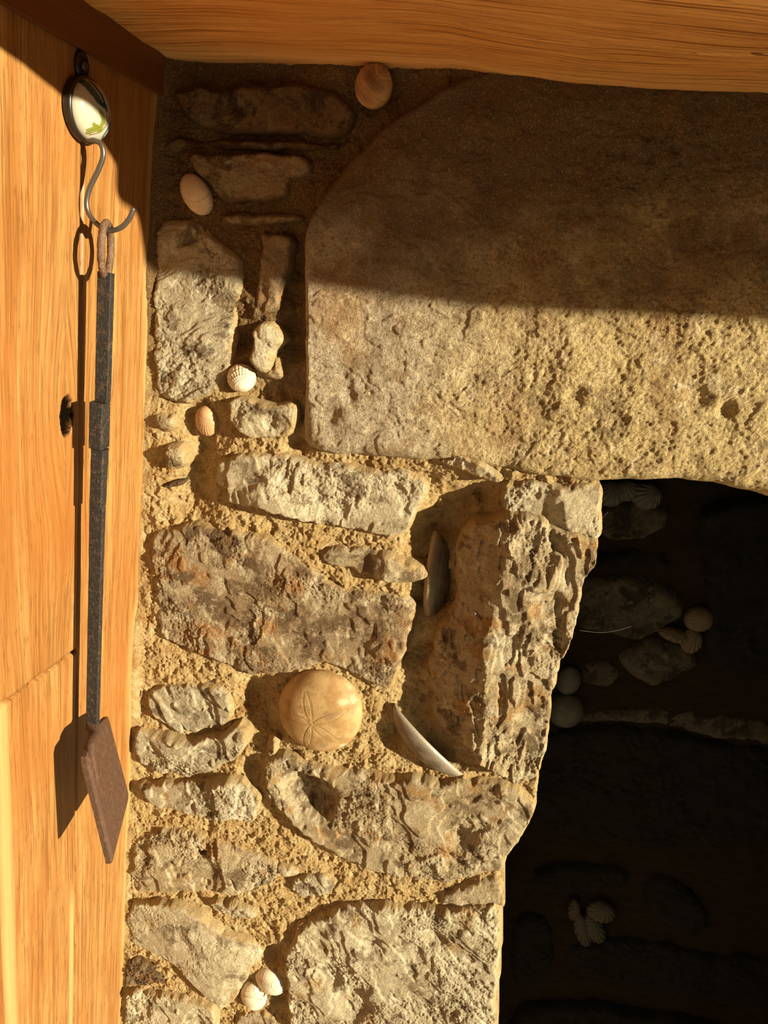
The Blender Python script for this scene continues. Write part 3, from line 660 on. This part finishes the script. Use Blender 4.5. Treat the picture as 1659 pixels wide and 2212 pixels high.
for i, (poly, pr, mt) in enumerate(BST):
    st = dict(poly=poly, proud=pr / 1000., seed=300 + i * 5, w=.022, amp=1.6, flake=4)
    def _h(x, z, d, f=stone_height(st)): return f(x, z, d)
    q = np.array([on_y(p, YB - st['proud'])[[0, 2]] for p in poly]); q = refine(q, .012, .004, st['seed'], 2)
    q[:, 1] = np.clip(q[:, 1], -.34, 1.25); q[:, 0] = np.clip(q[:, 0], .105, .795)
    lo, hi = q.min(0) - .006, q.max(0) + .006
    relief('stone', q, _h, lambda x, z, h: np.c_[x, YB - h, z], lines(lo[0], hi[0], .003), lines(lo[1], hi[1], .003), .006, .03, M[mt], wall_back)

# ------------------------------------------------------------------ shells
def shell_mesh(name, a, b, H, ribs=0, rib_a=0, rings=0, ring_a=0, umbo=(0, 1), flat=.55, egg=0.0, chip=None, nr=26, ns=96, rim=.12, skew=.25):
    """domed valve in its own frame: u along a, v along b, w outwards; ribs fan out from the umbo, rings circle it"""
    V = []; att = []
    for i in range(nr + 1):
        rho = i / nr
        for k in range(ns):
            th = 2 * np.pi * k / ns
            u, v = rho * math.cos(th), rho * math.sin(th)
            eu = u * (1 + egg * v)
            if chip is not None:
                cu, cv, cr_ = chip; dd = math.hypot(u - cu, v - cv)
                if dd < cr_:
                    s_ = (cr_ * (1 + .12 * math.sin(9 * th) + .08 * math.sin(23 * th))) / max(dd, 1e-6)
                    if s_ > 1: u, v = cu + (u - cu) * s_, cv + (v - cv) * s_; eu = u * (1 + egg * v)
            rr = min(1, u * u + v * v)
            w = H * (1 - rr) ** flat * (1 + skew * (u * umbo[0] + v * umbo[1]))
            du, dv = u - umbo[0] * .95, v - umbo[1] * .95
            dist = math.hypot(du, dv); ang = math.atan2(du * umbo[1] - dv * umbo[0], -(du * umbo[0] + dv * umbo[1]))
            fade = min(1, dist * 1.6)
            rg = 0.0
            if ribs: w += rib_a * math.cos(ang * ribs) * fade * (.3 + .7 * rho)
            if rings:
                ph = dist * rings + .6 * math.sin(dist * 7); f = ph - math.floor(ph)
                w += ring_a * (f ** 1.5); rg = max(0, 1 - abs(f - .04) * 7)
            V.append((eu * a, v * b, w)); att.append(rg)
    n0 = len(V)
    for k in range(ns):                    # rim turned back into the bed
        u, v, w = V[nr * ns + k]; V.append((u * .97, v * .97, -rim * H - .004)); att.append(0)
    F = []
    for i in range(nr + 1):
        for k in range(ns):
            l = (k + 1) % ns; F.append((i * ns + k, i * ns + l, (i + 1) * ns + l, (i + 1) * ns + k))
    V = np.array(V)
    return V, np.array(F), np.array(att)
def place_shell(name, mesh, c, ex, ey, mat, label, cat='shell', group=None, attname='rings'):
    V, F, att = mesh
    ex = np.array(ex, float); ex /= np.linalg.norm(ex); ey = np.array(ey, float); ey -= ex * ey.dot(ex); ey /= np.linalg.norm(ey)
    ez = np.cross(ex, ey)
    me = new_mesh(name, V, F, True, {attname: att}); o = link(name, me, M[mat])
    o.matrix_world = Matrix(((ex[0], ey[0], ez[0], c[0]), (ex[1], ey[1], ez[1], c[1]), (ex[2], ey[2], ez[2], c[2]), (0, 0, 0, 1)))
    return tag(o, label, cat, group)
def at_wall(p, y): return on_y(p, y)
def frame(deg, tilt=(0, 0)):               # axes of a valve lying on the wall, turned by deg
    r = math.radians(deg); ex = np.array([math.cos(r), tilt[0], math.sin(r)]); ey = np.array([-math.sin(r), tilt[1], math.cos(r)])
    return ex, ey
G1 = 'cockle shells pressed into the mortar'
ex, ey = frame(-12)
place_shell('cockle_shell', shell_mesh('c', .0172, .0185, .013, rings=8, ring_a=.0022, umbo=(.45, .9), skew=.1, nr=90, ns=140), at_wall((807, 186), .002), ex, ey, 'shell_tan', 'ridged tan shell directly below the mantel beam', 'shell', G1)
ex, ey = frame(-52)
place_shell('cockle_shell', shell_mesh('c', .0205, .0142, .011, ribs=52, rib_a=.00035, rings=6, ring_a=.0003, umbo=(-.9, .35), skew=.1), at_wall((424, 420), -.001), ex, ey, 'shell_cream', 'oval cream shell beside the shaded upper stone', 'shell', G1)
ex, ey = frame(20)
place_shell('cockle_shell', shell_mesh('c', .0152, .0150, .012, ribs=40, rib_a=.00045, rings=3, ring_a=.0006, umbo=(.35, -.9)), at_wall((521, 817), -.003), ex, ey, 'shell_white', 'round white ribbed shell above the small square stone', 'shell', G1)
ex, ey = frame(8)
place_shell('cockle_shell', shell_mesh('c', .0132, .0172, .010, ribs=44, rib_a=.0003, rings=4, ring_a=.0002, umbo=(.3, .9)), at_wall((447, 909), .006), ex, ey, 'shell_brown', 'brown shell in shadow left of the small square stone', 'shell', G1)
ex, ey = frame(-40)
place_shell('clam_shell', shell_mesh('c', .0255, .0215, .014, rings=8, ring_a=.0006, umbo=(.3, .9)), at_wall((585, 2117), .002), ex, ey, 'shell_white', 'smooth whole white shell near the bottom of the wall', 'shell', G1)
ex, ey = frame(25)
place_shell('clam_shell', shell_mesh('c', .0195, .0235, .013, rings=6, ring_a=.0005, umbo=(-.3, -.9), chip=(.95, .55, .5)), at_wall((548, 2150), -.001), ex, ey, 'shell_white', 'broken white shell, lowest on the wall', 'shell', G1)

# fossil urchin
def urchin():
    nr, ns = 60, 200; V = []; att = []
    cu, cv = -.10, -.10
    pet = [(115, .62), (35, .78), (183, .60), (268, .64), (335, .70)]
    for i in range(nr + 1):
        rho = i / nr
        for k in range(ns):
            th = 2 * np.pi * k / ns; u, v = rho * math.cos(th), rho * math.sin(th)
            w = .0215 * (1 - rho ** 2.6) ** .62
            du, dv = u - cu, v - cv; r = math.hypot(du, dv); a = math.degrees(math.atan2(dv, du))
            g = 0.0
            for pa, L in pet:
                da = math.radians((a - pa + 180) % 360 - 180); t = r * math.cos(da); s = r * math.sin(da)
                if .05 < t < L + .12:
                    wd = .085 * math.sin(math.pi * min(1, (t - .0) / (L + .14))) ** .8
                    g = max(g, math.exp(-((abs(s) - wd) / .010) ** 2), .6 * math.exp(-((abs(s) - wd - .026) / .008) ** 2))
            if r < .085: g = max(g, .5 + .4 * math.sin(40 * du) * math.sin(37 * dv))
            w -= .0005 * g
            V.append((u * .0525, v * .0575, w)); att.append(g * .9)
    for k in range(ns):
        u, v, w = V[nr * ns + k]; V.append((u * .96, v * .96, -.012)); att.append(0)
    F = [(i * ns + k, i * ns + (k + 1) % ns, (i + 1) * ns + (k + 1) % ns, (i + 1) * ns + k) for i in range(nr + 1) for k in range(ns)]
    return np.array(V), np.array(F), np.array(att)
ex, ey = frame(-4)
place_shell('sea_urchin_fossil', urchin(), at_wall((692, 1536), -.006), ex, ey, 'urchin', 'large round tan sea urchin fossil with a petal star', 'fossil', None, 'groove')

def mussel(L, W, H):
    nr, ns = 26, 80; V = []; att = []
    for i in range(nr + 1):
        rho = i / nr
        for k in range(ns):
            th = 2 * np.pi * k / ns; u, v = rho * math.cos(th), rho * math.sin(th)
            taper = .55 + .45 * math.sin(math.pi * (u * .5 + .5) ** .75 * .82 + .35)
            bend = -.16 * (1 - u * u)
            w = H * (1 - rho ** 2.2) ** .62
            V.append((u * L / 2, (v * taper + bend) * W / 2, w)); att.append(max(sstep(.86, .99, rho), .35 * (.5 + .5 * math.sin(rho * 38)) * rho))
    for k in range(ns):                    # inner side of the valve
        u, v, w = V[nr * ns + k]; V.append((u * .95, v * .93, .0008)); att.append(.9)
    for k in range(ns):
        u, v, w = V[nr * ns + k]; V.append((u * .5, v * .5, H * .55)); att.append(.3)
    for k in range(ns):
        u, v, w = V[nr * ns + k]; V.append((u * .02, v * .02, H * .75)); att.append(.3)
    F = [(i * ns + k, i * ns + (k + 1) % ns, (i + 1) * ns + (k + 1) % ns, (i + 1) * ns + k) for i in range(nr + 3) for k in range(ns)]
    return np.array(V), np.array(F), np.array(att, float)
A = on_y((953, 1150), .016); B = on_y((938, 1340), .016); c = (A + B) / 2
place_shell('mussel_shell', mussel(np.linalg.norm(A - B) * 1.02, .052, .022), c + np.array([-.008, .0, 0]), A - B, (-.25, -1.0, .0), 'mussel_dark', 'dark mussel shell standing upright left of the jamb stone', 'shell', 'mussel shells set in the mortar')
A = on_y((838, 1530), .002); B = on_y((984, 1678), -.004); c = (A + B) / 2
place_shell('mussel_shell', mussel(np.linalg.norm(A - B) * 1.02, .050, .026), c + np.array([.008, .0, .008]), B - A, (.25, -1.0, .25), 'mussel_pale', 'worn grey mussel shell slanting down right of the round fossil', 'shell', 'mussel shells set in the mortar')
# shells and pebbles inside the recess
G2 = 'shells in the wall of the recess'
def inner(p, a, b, H, deg, mat, label, name='cockle_shell', **k):
    if 'shell' in name: k.setdefault('ribs', 24); k.setdefault('rib_a', .0008)
    ex, ey = frame(deg); place_shell(name, shell_mesh('c', a, b, H * (.62 if 'shell' in name else .8), nr=30, ns=96, **k), on_y(p, YB - .008), ex, ey, mat, label, 'shell' if 'shell' in name else 'pebble', G2)
inner((1396, 1072), .023, .021, .016, -20, 'shell_grey', 'dim grey shell under the lintel, rightmost of three in the recess', umbo=(.3, .9), rings=4, ring_a=.0006)
inner((1352, 1060), .020, .017, .013, 10, 'shell_grey', 'dim grey shell under the lintel, middle of three in the recess', umbo=(-.3, .9), rings=4, ring_a=.0006)
inner((1318, 1066), .023, .021, .016, 5, 'shell_grey', 'dim grey shell under the lintel, leftmost of three in the recess', umbo=(.3, .9), rings=4, ring_a=.0006)
inner((1510, 1338), .0225, .0215, .018, 20, 'shell_shaded', 'round pale shell against the dark block in the recess', ribs=36, rib_a=.0004, umbo=(.9, .2))
inner((1460, 1373), .028, .012, .014, -6, 'shell_shaded', 'narrow ribbed shell lying flat on the grey recess stone', rings=5, ring_a=.0008, umbo=(0, .9))
inner((1493, 1385), .017, .022, .012, 10, 'shell_shaded', 'small upright shell beside the narrow ribbed recess shell', umbo=(.3, .9))
inner((1222, 1535), .030, .033, .020, 0, 'shell_grey', 'rounded grey pebble just behind the jamb edge', 'pebble', umbo=(.1, .3))
inner((1228, 1470), .020, .027, .014, 0, 'shell_grey', 'small grey pebble above the rounded one behind the jamb', 'pebble', umbo=(.1, .3))
inner((1298, 1970), .027, .026, .016, 0, 'shell_deep_shade', 'rounded shell at top right of the low dark cluster', umbo=(.3, .9), rings=4, ring_a=.0006)
inner((1240, 1966), .012, .026, .012, 10, 'shell_deep_shade', 'thin upright shell at top left of the low dark cluster', umbo=(.3, .9))
inner((1258, 2008), .016, .042, .014, 25, 'shell_deep_shade', 'long tilted shell at lower left of the low dark cluster', umbo=(.1, .9), rings=5, ring_a=.0006)
inner((1284, 2006), .019, .036, .015, 32, 'shell_deep_shade', 'long tilted shell at lower right of the low dark cluster', umbo=(.1, .9), rings=5, ring_a=.0006)

# ------------------------------------------------------------------ hook with the painted ceramic knob
YH = -.130
KC = np.array([XP, -.1265, 1.4365])        # centre of the back plate
hook = empty('wall_hook', (XP, -.1265, 1.40)); tag(hook, 'painted ceramic wall hook with a steel wire arm on the oak panel', 'hook')
def put(o, parent):
    o.parent = parent; o.matrix_parent_inverse = Matrix.Translation(-Vector(parent.location)); return o
def disc_mesh(name, prof, ry, rz, c, ns=96, attf=None):
    """lathe about X: prof = [(rho, height off the panel)]"""
    V = []; 
    for r, hgt in prof:
        for k in range(ns):
            th = 2 * np.pi * k / ns; V.append((c[0] + hgt, c[1] + r * ry * math.cos(th), c[2] + r * rz * math.sin(th)))
    V = np.array(V); n = len(prof)
    F = np.array([(i * ns + k, i * ns + (k + 1) % ns, (i + 1) * ns + (k + 1) % ns, (i + 1) * ns + k) for i in range(n - 1) for k in range(ns)])
    return new_mesh(name, V, F, True, attf(V) if attf else None)
put(link('back_plate', disc_mesh('back_plate', [(.01, .0), (1.0, .0), (1.04, .0015), (1.05, .004), (1.03, .0065), (.99, .0075), (.90, .0072), (.01, .0072)], .0255, .0232, KC), M['blackmetal']), hook)
tabc = KC + np.array([0, -.0022, .0305])
tab = put(link('mounting_tab', disc_mesh('mounting_tab', [(.01, 0), (1, 0), (1.03, .0012), (1.0, .0028), (.85, .0034), (.5, .0030), (.01, .0030)], .0082, .0105, tabc, 48), M['blackmetal']), hook)
scr = disc_mesh('screw', [(1, .0), (1, .0012), (.8, .0020), (.3, .0026), (.22, .0012), (.01, .0012)], .0036, .0036, tabc + np.array([.0026, .0012, 0]), 32)
o = link('screw', scr, M['screw'], tab)
def paint(V):
    u = (V[:, 1] - KC[1]) / .0235 + .30; v = (V[:, 2] - KC[2]) / .0215
    # shift towards the viewer's right side of the dome
    n1 = fbm(u * 6, v * 6, 3, 90)
    c = np.tile(np.array([.40, .375, .30]), (len(V), 1))
    def lay(mask, rgb):
        nonlocal c
        m = np.clip(mask, 0, 1)[:, None]; c = c * (1 - m) + np.array(rgb) * m
    def seg(ax, ay, bx, by, wd):
        ex, ey_ = bx - ax, by - ay; t = np.clip(((u - ax) * ex + (v - ay) * ey_) / (ex * ex + ey_ * ey_), 0, 1)
        d = np.hypot(u - ax - t * ex, v - ay - t * ey_); return d, t
    d, t = seg(-.35, .92, .50, .18, 0); lay(1 - sstep(.0, .03, d - (.05 + .24 * np.sin(np.pi * np.clip(t, 0, 1) ** .8) + .04 * n1)), (.012, .055, .055))
    d, t = seg(-.15, .95, .30, .36, 0); lay(1 - sstep(.01, .03, d), (.55, .42, .34))
    for (a, b, e, f) in [(.45, .10, .62, -.25), (.62, -.25, .35, -.62), (.35, -.62, -.05, -.85), (.72, .12, .66, -.22), (.85, .02, .70, -.20)]:
        d, t = seg(a, b, e, f, 0); lay(1 - sstep(.012, .03, d), (.14, .08, .045))
    for (a, b, e, f, w_) in [(.12, .0, .34, -.30, .09), (.34, -.30, .22, -.58, .13), (-.12, -.48, .18, -.56, .05), (.2, -.55, -.15, -.80, .05), (.08, -.50, -.22, -.72, .045)]:
        d, t = seg(a, b, e, f, 0); lay(1 - sstep(.0, .03, d - w_ * (.7 + .5 * n1)), (.17, .19, .025))
        lay(.6 * (1 - sstep(.006, .02, np.abs(d - w_ * .9))), (.10, .09, .015))
    d, t = seg(.92, -.25, .68, -.72, 0); lay(1 - sstep(.0, .03, d - .10), (.02, .13, .17))
    d, t = seg(.86, -.50, .74, -.70, 0); lay(1 - sstep(.0, .03, d - .035), (.62, .36, .27))
    return {'paint': c}
prof = [(math.sin(t), .0072 + .0125 * math.cos(t)) for t in np.linspace(.02, np.pi / 2, 70)] + [(1.0, .006)]
put(link('ceramic_knob', disc_mesh('ceramic_knob', prof, .0240, .0220, KC, 200, paint), M['glaze']), hook)
HP = [(186, 300), (205, 304), (218, 312), (223, 335), (212, 368), (193, 408), (187, 440), (194, 465), (212, 486), (236, 498), (262, 491), (280, 471), (288, 450)]
hp = [on_y(p, YH) for p in HP]; hp = [np.array([XP + .0075, YH, hp[0][2] + .004])] + hp
put(link('wire_arm', tube_mesh('wire_arm', catmull(hp, 8), .0021, 14), M['steel']), hook)

# ------------------------------------------------------------------ hanging iron tool
tool = empty('fire_tool', (-.336, -.137, .72)); tag(tool, 'rusty iron hearth tool with a pointed flat blade hanging from the hook', 'fire tool')
rt = on_y((229, 484), YH); rb = on_y((229, 594), -.134)
u = np.array([-.27, .963, 0]); cR = (rt + rb) / 2; hR = (rt[2] - rb[2]) / 2
ring = [cR + u * (.0150 * math.cos(t)) + np.array([0, 0, (hR + .001) * math.sin(t)]) for t in np.linspace(0, 2 * np.pi, 64, endpoint=False)]
put(link('hanging_ring', tube_mesh('hanging_ring', ring, .0031, 12, True, .10), M['ringrust']), tool)
def bar_mesh(name, p0, p1, w0, w1, t0, t1, ang, n=24, jit=.0004, seed=0, bev=.14):
    p0, p1 = np.array(p0), np.array(p1); a = np.array([math.cos(ang), math.sin(ang), 0]); b = np.array([-math.sin(ang), math.cos(ang), 0])
    prof = [(-1 + bev, -1), (1 - bev, -1), (1, -1 + bev * 2), (1, 1 - bev * 2), (1 - bev, 1), (-1 + bev, 1), (-1, 1 - bev * 2), (-1, -1 + bev * 2)]
    V = []; rs = np.random.RandomState(seed)
    for i in range(n + 1):
        s = i / n; c = p0 + (p1 - p0) * s; w = (w0 + (w1 - w0) * s) / 2 * (1 + rs.uniform(-.02, .02)); t = (t0 + (t1 - t0) * s) / 2 * (1 + rs.uniform(-.03, .03))
        for q, r in prof: V.append(c + a * (q * w) + b * (r * t))
    F = [(i * 8 + k, i * 8 + (k + 1) % 8, (i + 1) * 8 + (k + 1) % 8, (i + 1) * 8 + k) for i in range(n) for k in range(8)]
    F.append(tuple(range(8))); F.append(tuple(range(n * 8, n * 8 + 8)))
    return new_mesh_ngon(name, V, F, False)
ANG = .05
def bp(p, y): return on_y(p, y)
T0, T1, T2, T3 = bp((229, 594), -.134), bp((222, 866), -.136), bp((210, 1095), -.137), bp((200, 1575), -.139)
put(link('handle_bar', bar_mesh('handle_bar', T0 + [0, 0, .002], T1, .0128, .0124, .0075, .0075, ANG, seed=1), M['iron']), tool)
K0, K1, K2 = bp((216, 868), -.138), bp((214, 966), -.138), bp((211, 1094), -.138)
put(link('collar', bar_mesh('collar', K0, K1, .0128, .0128, .017, .017, ANG, 6, seed=2), M['iron']), tool)
put(link('collar', bar_mesh('collar', K1 + [.001, 0, -.0012], K2, .0124, .0122, .0125, .0115, ANG, 8, seed=3), M['iron']), tool)
put(link('shaft_bar', bar_mesh('shaft_bar', K2 + [0, 0, .004], T3, .0135, .0125, .0065, .0065, ANG, 30, seed=4), M['iron']), tool)
# blade: a thick lozenge plate
A_ = np.array([-.3333, -.1193, .8426]); C_ = np.array([-.285, -.1902, .7218]); D_ = np.array([-.3185, -.1832, .8503])
A_ = on_y((229, 1548), -.112); D_ = on_y((180, 1640), -.183); C_ = on_y((237, 1870), -.190)
nb = np.cross(C_ - A_, D_ - A_); nb /= np.linalg.norm(nb)
if nb[0] < 0: nb = -nb
k = ROT @ _dir(275, 1722); B_ = CAM + k * (((A_ - CAM).dot(nb)) / k.dot(nb))
top = T3 + np.array([0, 0, -.002])
k = ROT @ _dir(203, 1572); E_ = CAM + k * (((A_ - CAM).dot(nb)) / k.dot(nb))
outl = [A_, A_ + (B_ - A_) * .5, B_ + (A_ - B_) * .03, B_ + (C_ - B_) * .06, B_ + (C_ - B_) * .5, C_ + (B_ - C_) * .05, C_ + (D_ - C_) * .02, C_ + (D_ - C_) * .5, D_ + (C_ - D_) * .05, D_ + (E_ - D_) * .08, E_]
def blade():
    cen = np.mean(outl, 0); n = len(outl); V = []
    th = .0034
    for sc_, off in ((1.0, -th), (1.0, th * .55), (.90, th * 1.25), (.45, th * 1.5)):
        for q in outl: V.append(cen + (q - cen) * sc_ + nb * off)
    V.append(cen + nb * th * 1.6); V.append(cen - nb * th)
    F = []
    for l in range(3):
        for i in range(n): F.append((l * n + i, l * n + (i + 1) % n, (l + 1) * n + (i + 1) % n, (l + 1) * n + i))
    for i in range(n): F.append((3 * n + i, 3 * n + (i + 1) % n, 4 * n)); F.append((i, (i + 1) % n, 4 * n + 1))
    return new_mesh_ngon('blade', V, F, False)
bl = put(link('blade', blade(), M['rust']), tool)
sock = [T3 + np.array([0, 0, .004]), (T3 * .6 + (E_ * .5 + D_ * .5) * .4) + nb * .003, (E_ * .35 + D_ * .65) + nb * .0035, D_ * .80 + C_ * .20 + (B_ - D_) * .12 + nb * .003]
put(link('socket', tube_mesh('socket', catmull(sock, 6), np.linspace(.0068, .0032, 19), 8), M['rust']), tool)

# ------------------------------------------------------------------ cobweb threads at the mouth of the recess
M['web'] = simple('spider_silk', (.3, .28, .24), .4, .4)
for pts, lab in (([(1303, 1118), (1326, 1092), (1352, 1062)], 'short cobweb thread across the top corner of the recess'),
                 ([(1252, 1362), (1310, 1366), (1372, 1350), (1425, 1322)], 'long sagging cobweb thread across the dark recess')):
    ys = np.linspace(.06, .31, len(pts)); p = catmull([on_y(q, y) for q, y in zip(pts, ys)], 8)
    o = link('cobweb_thread', tube_mesh('cobweb_thread', p, .00007, 5), M['web']); reorigin(o, p[0]); tag(o, lab, 'cobweb', 'cobweb threads')
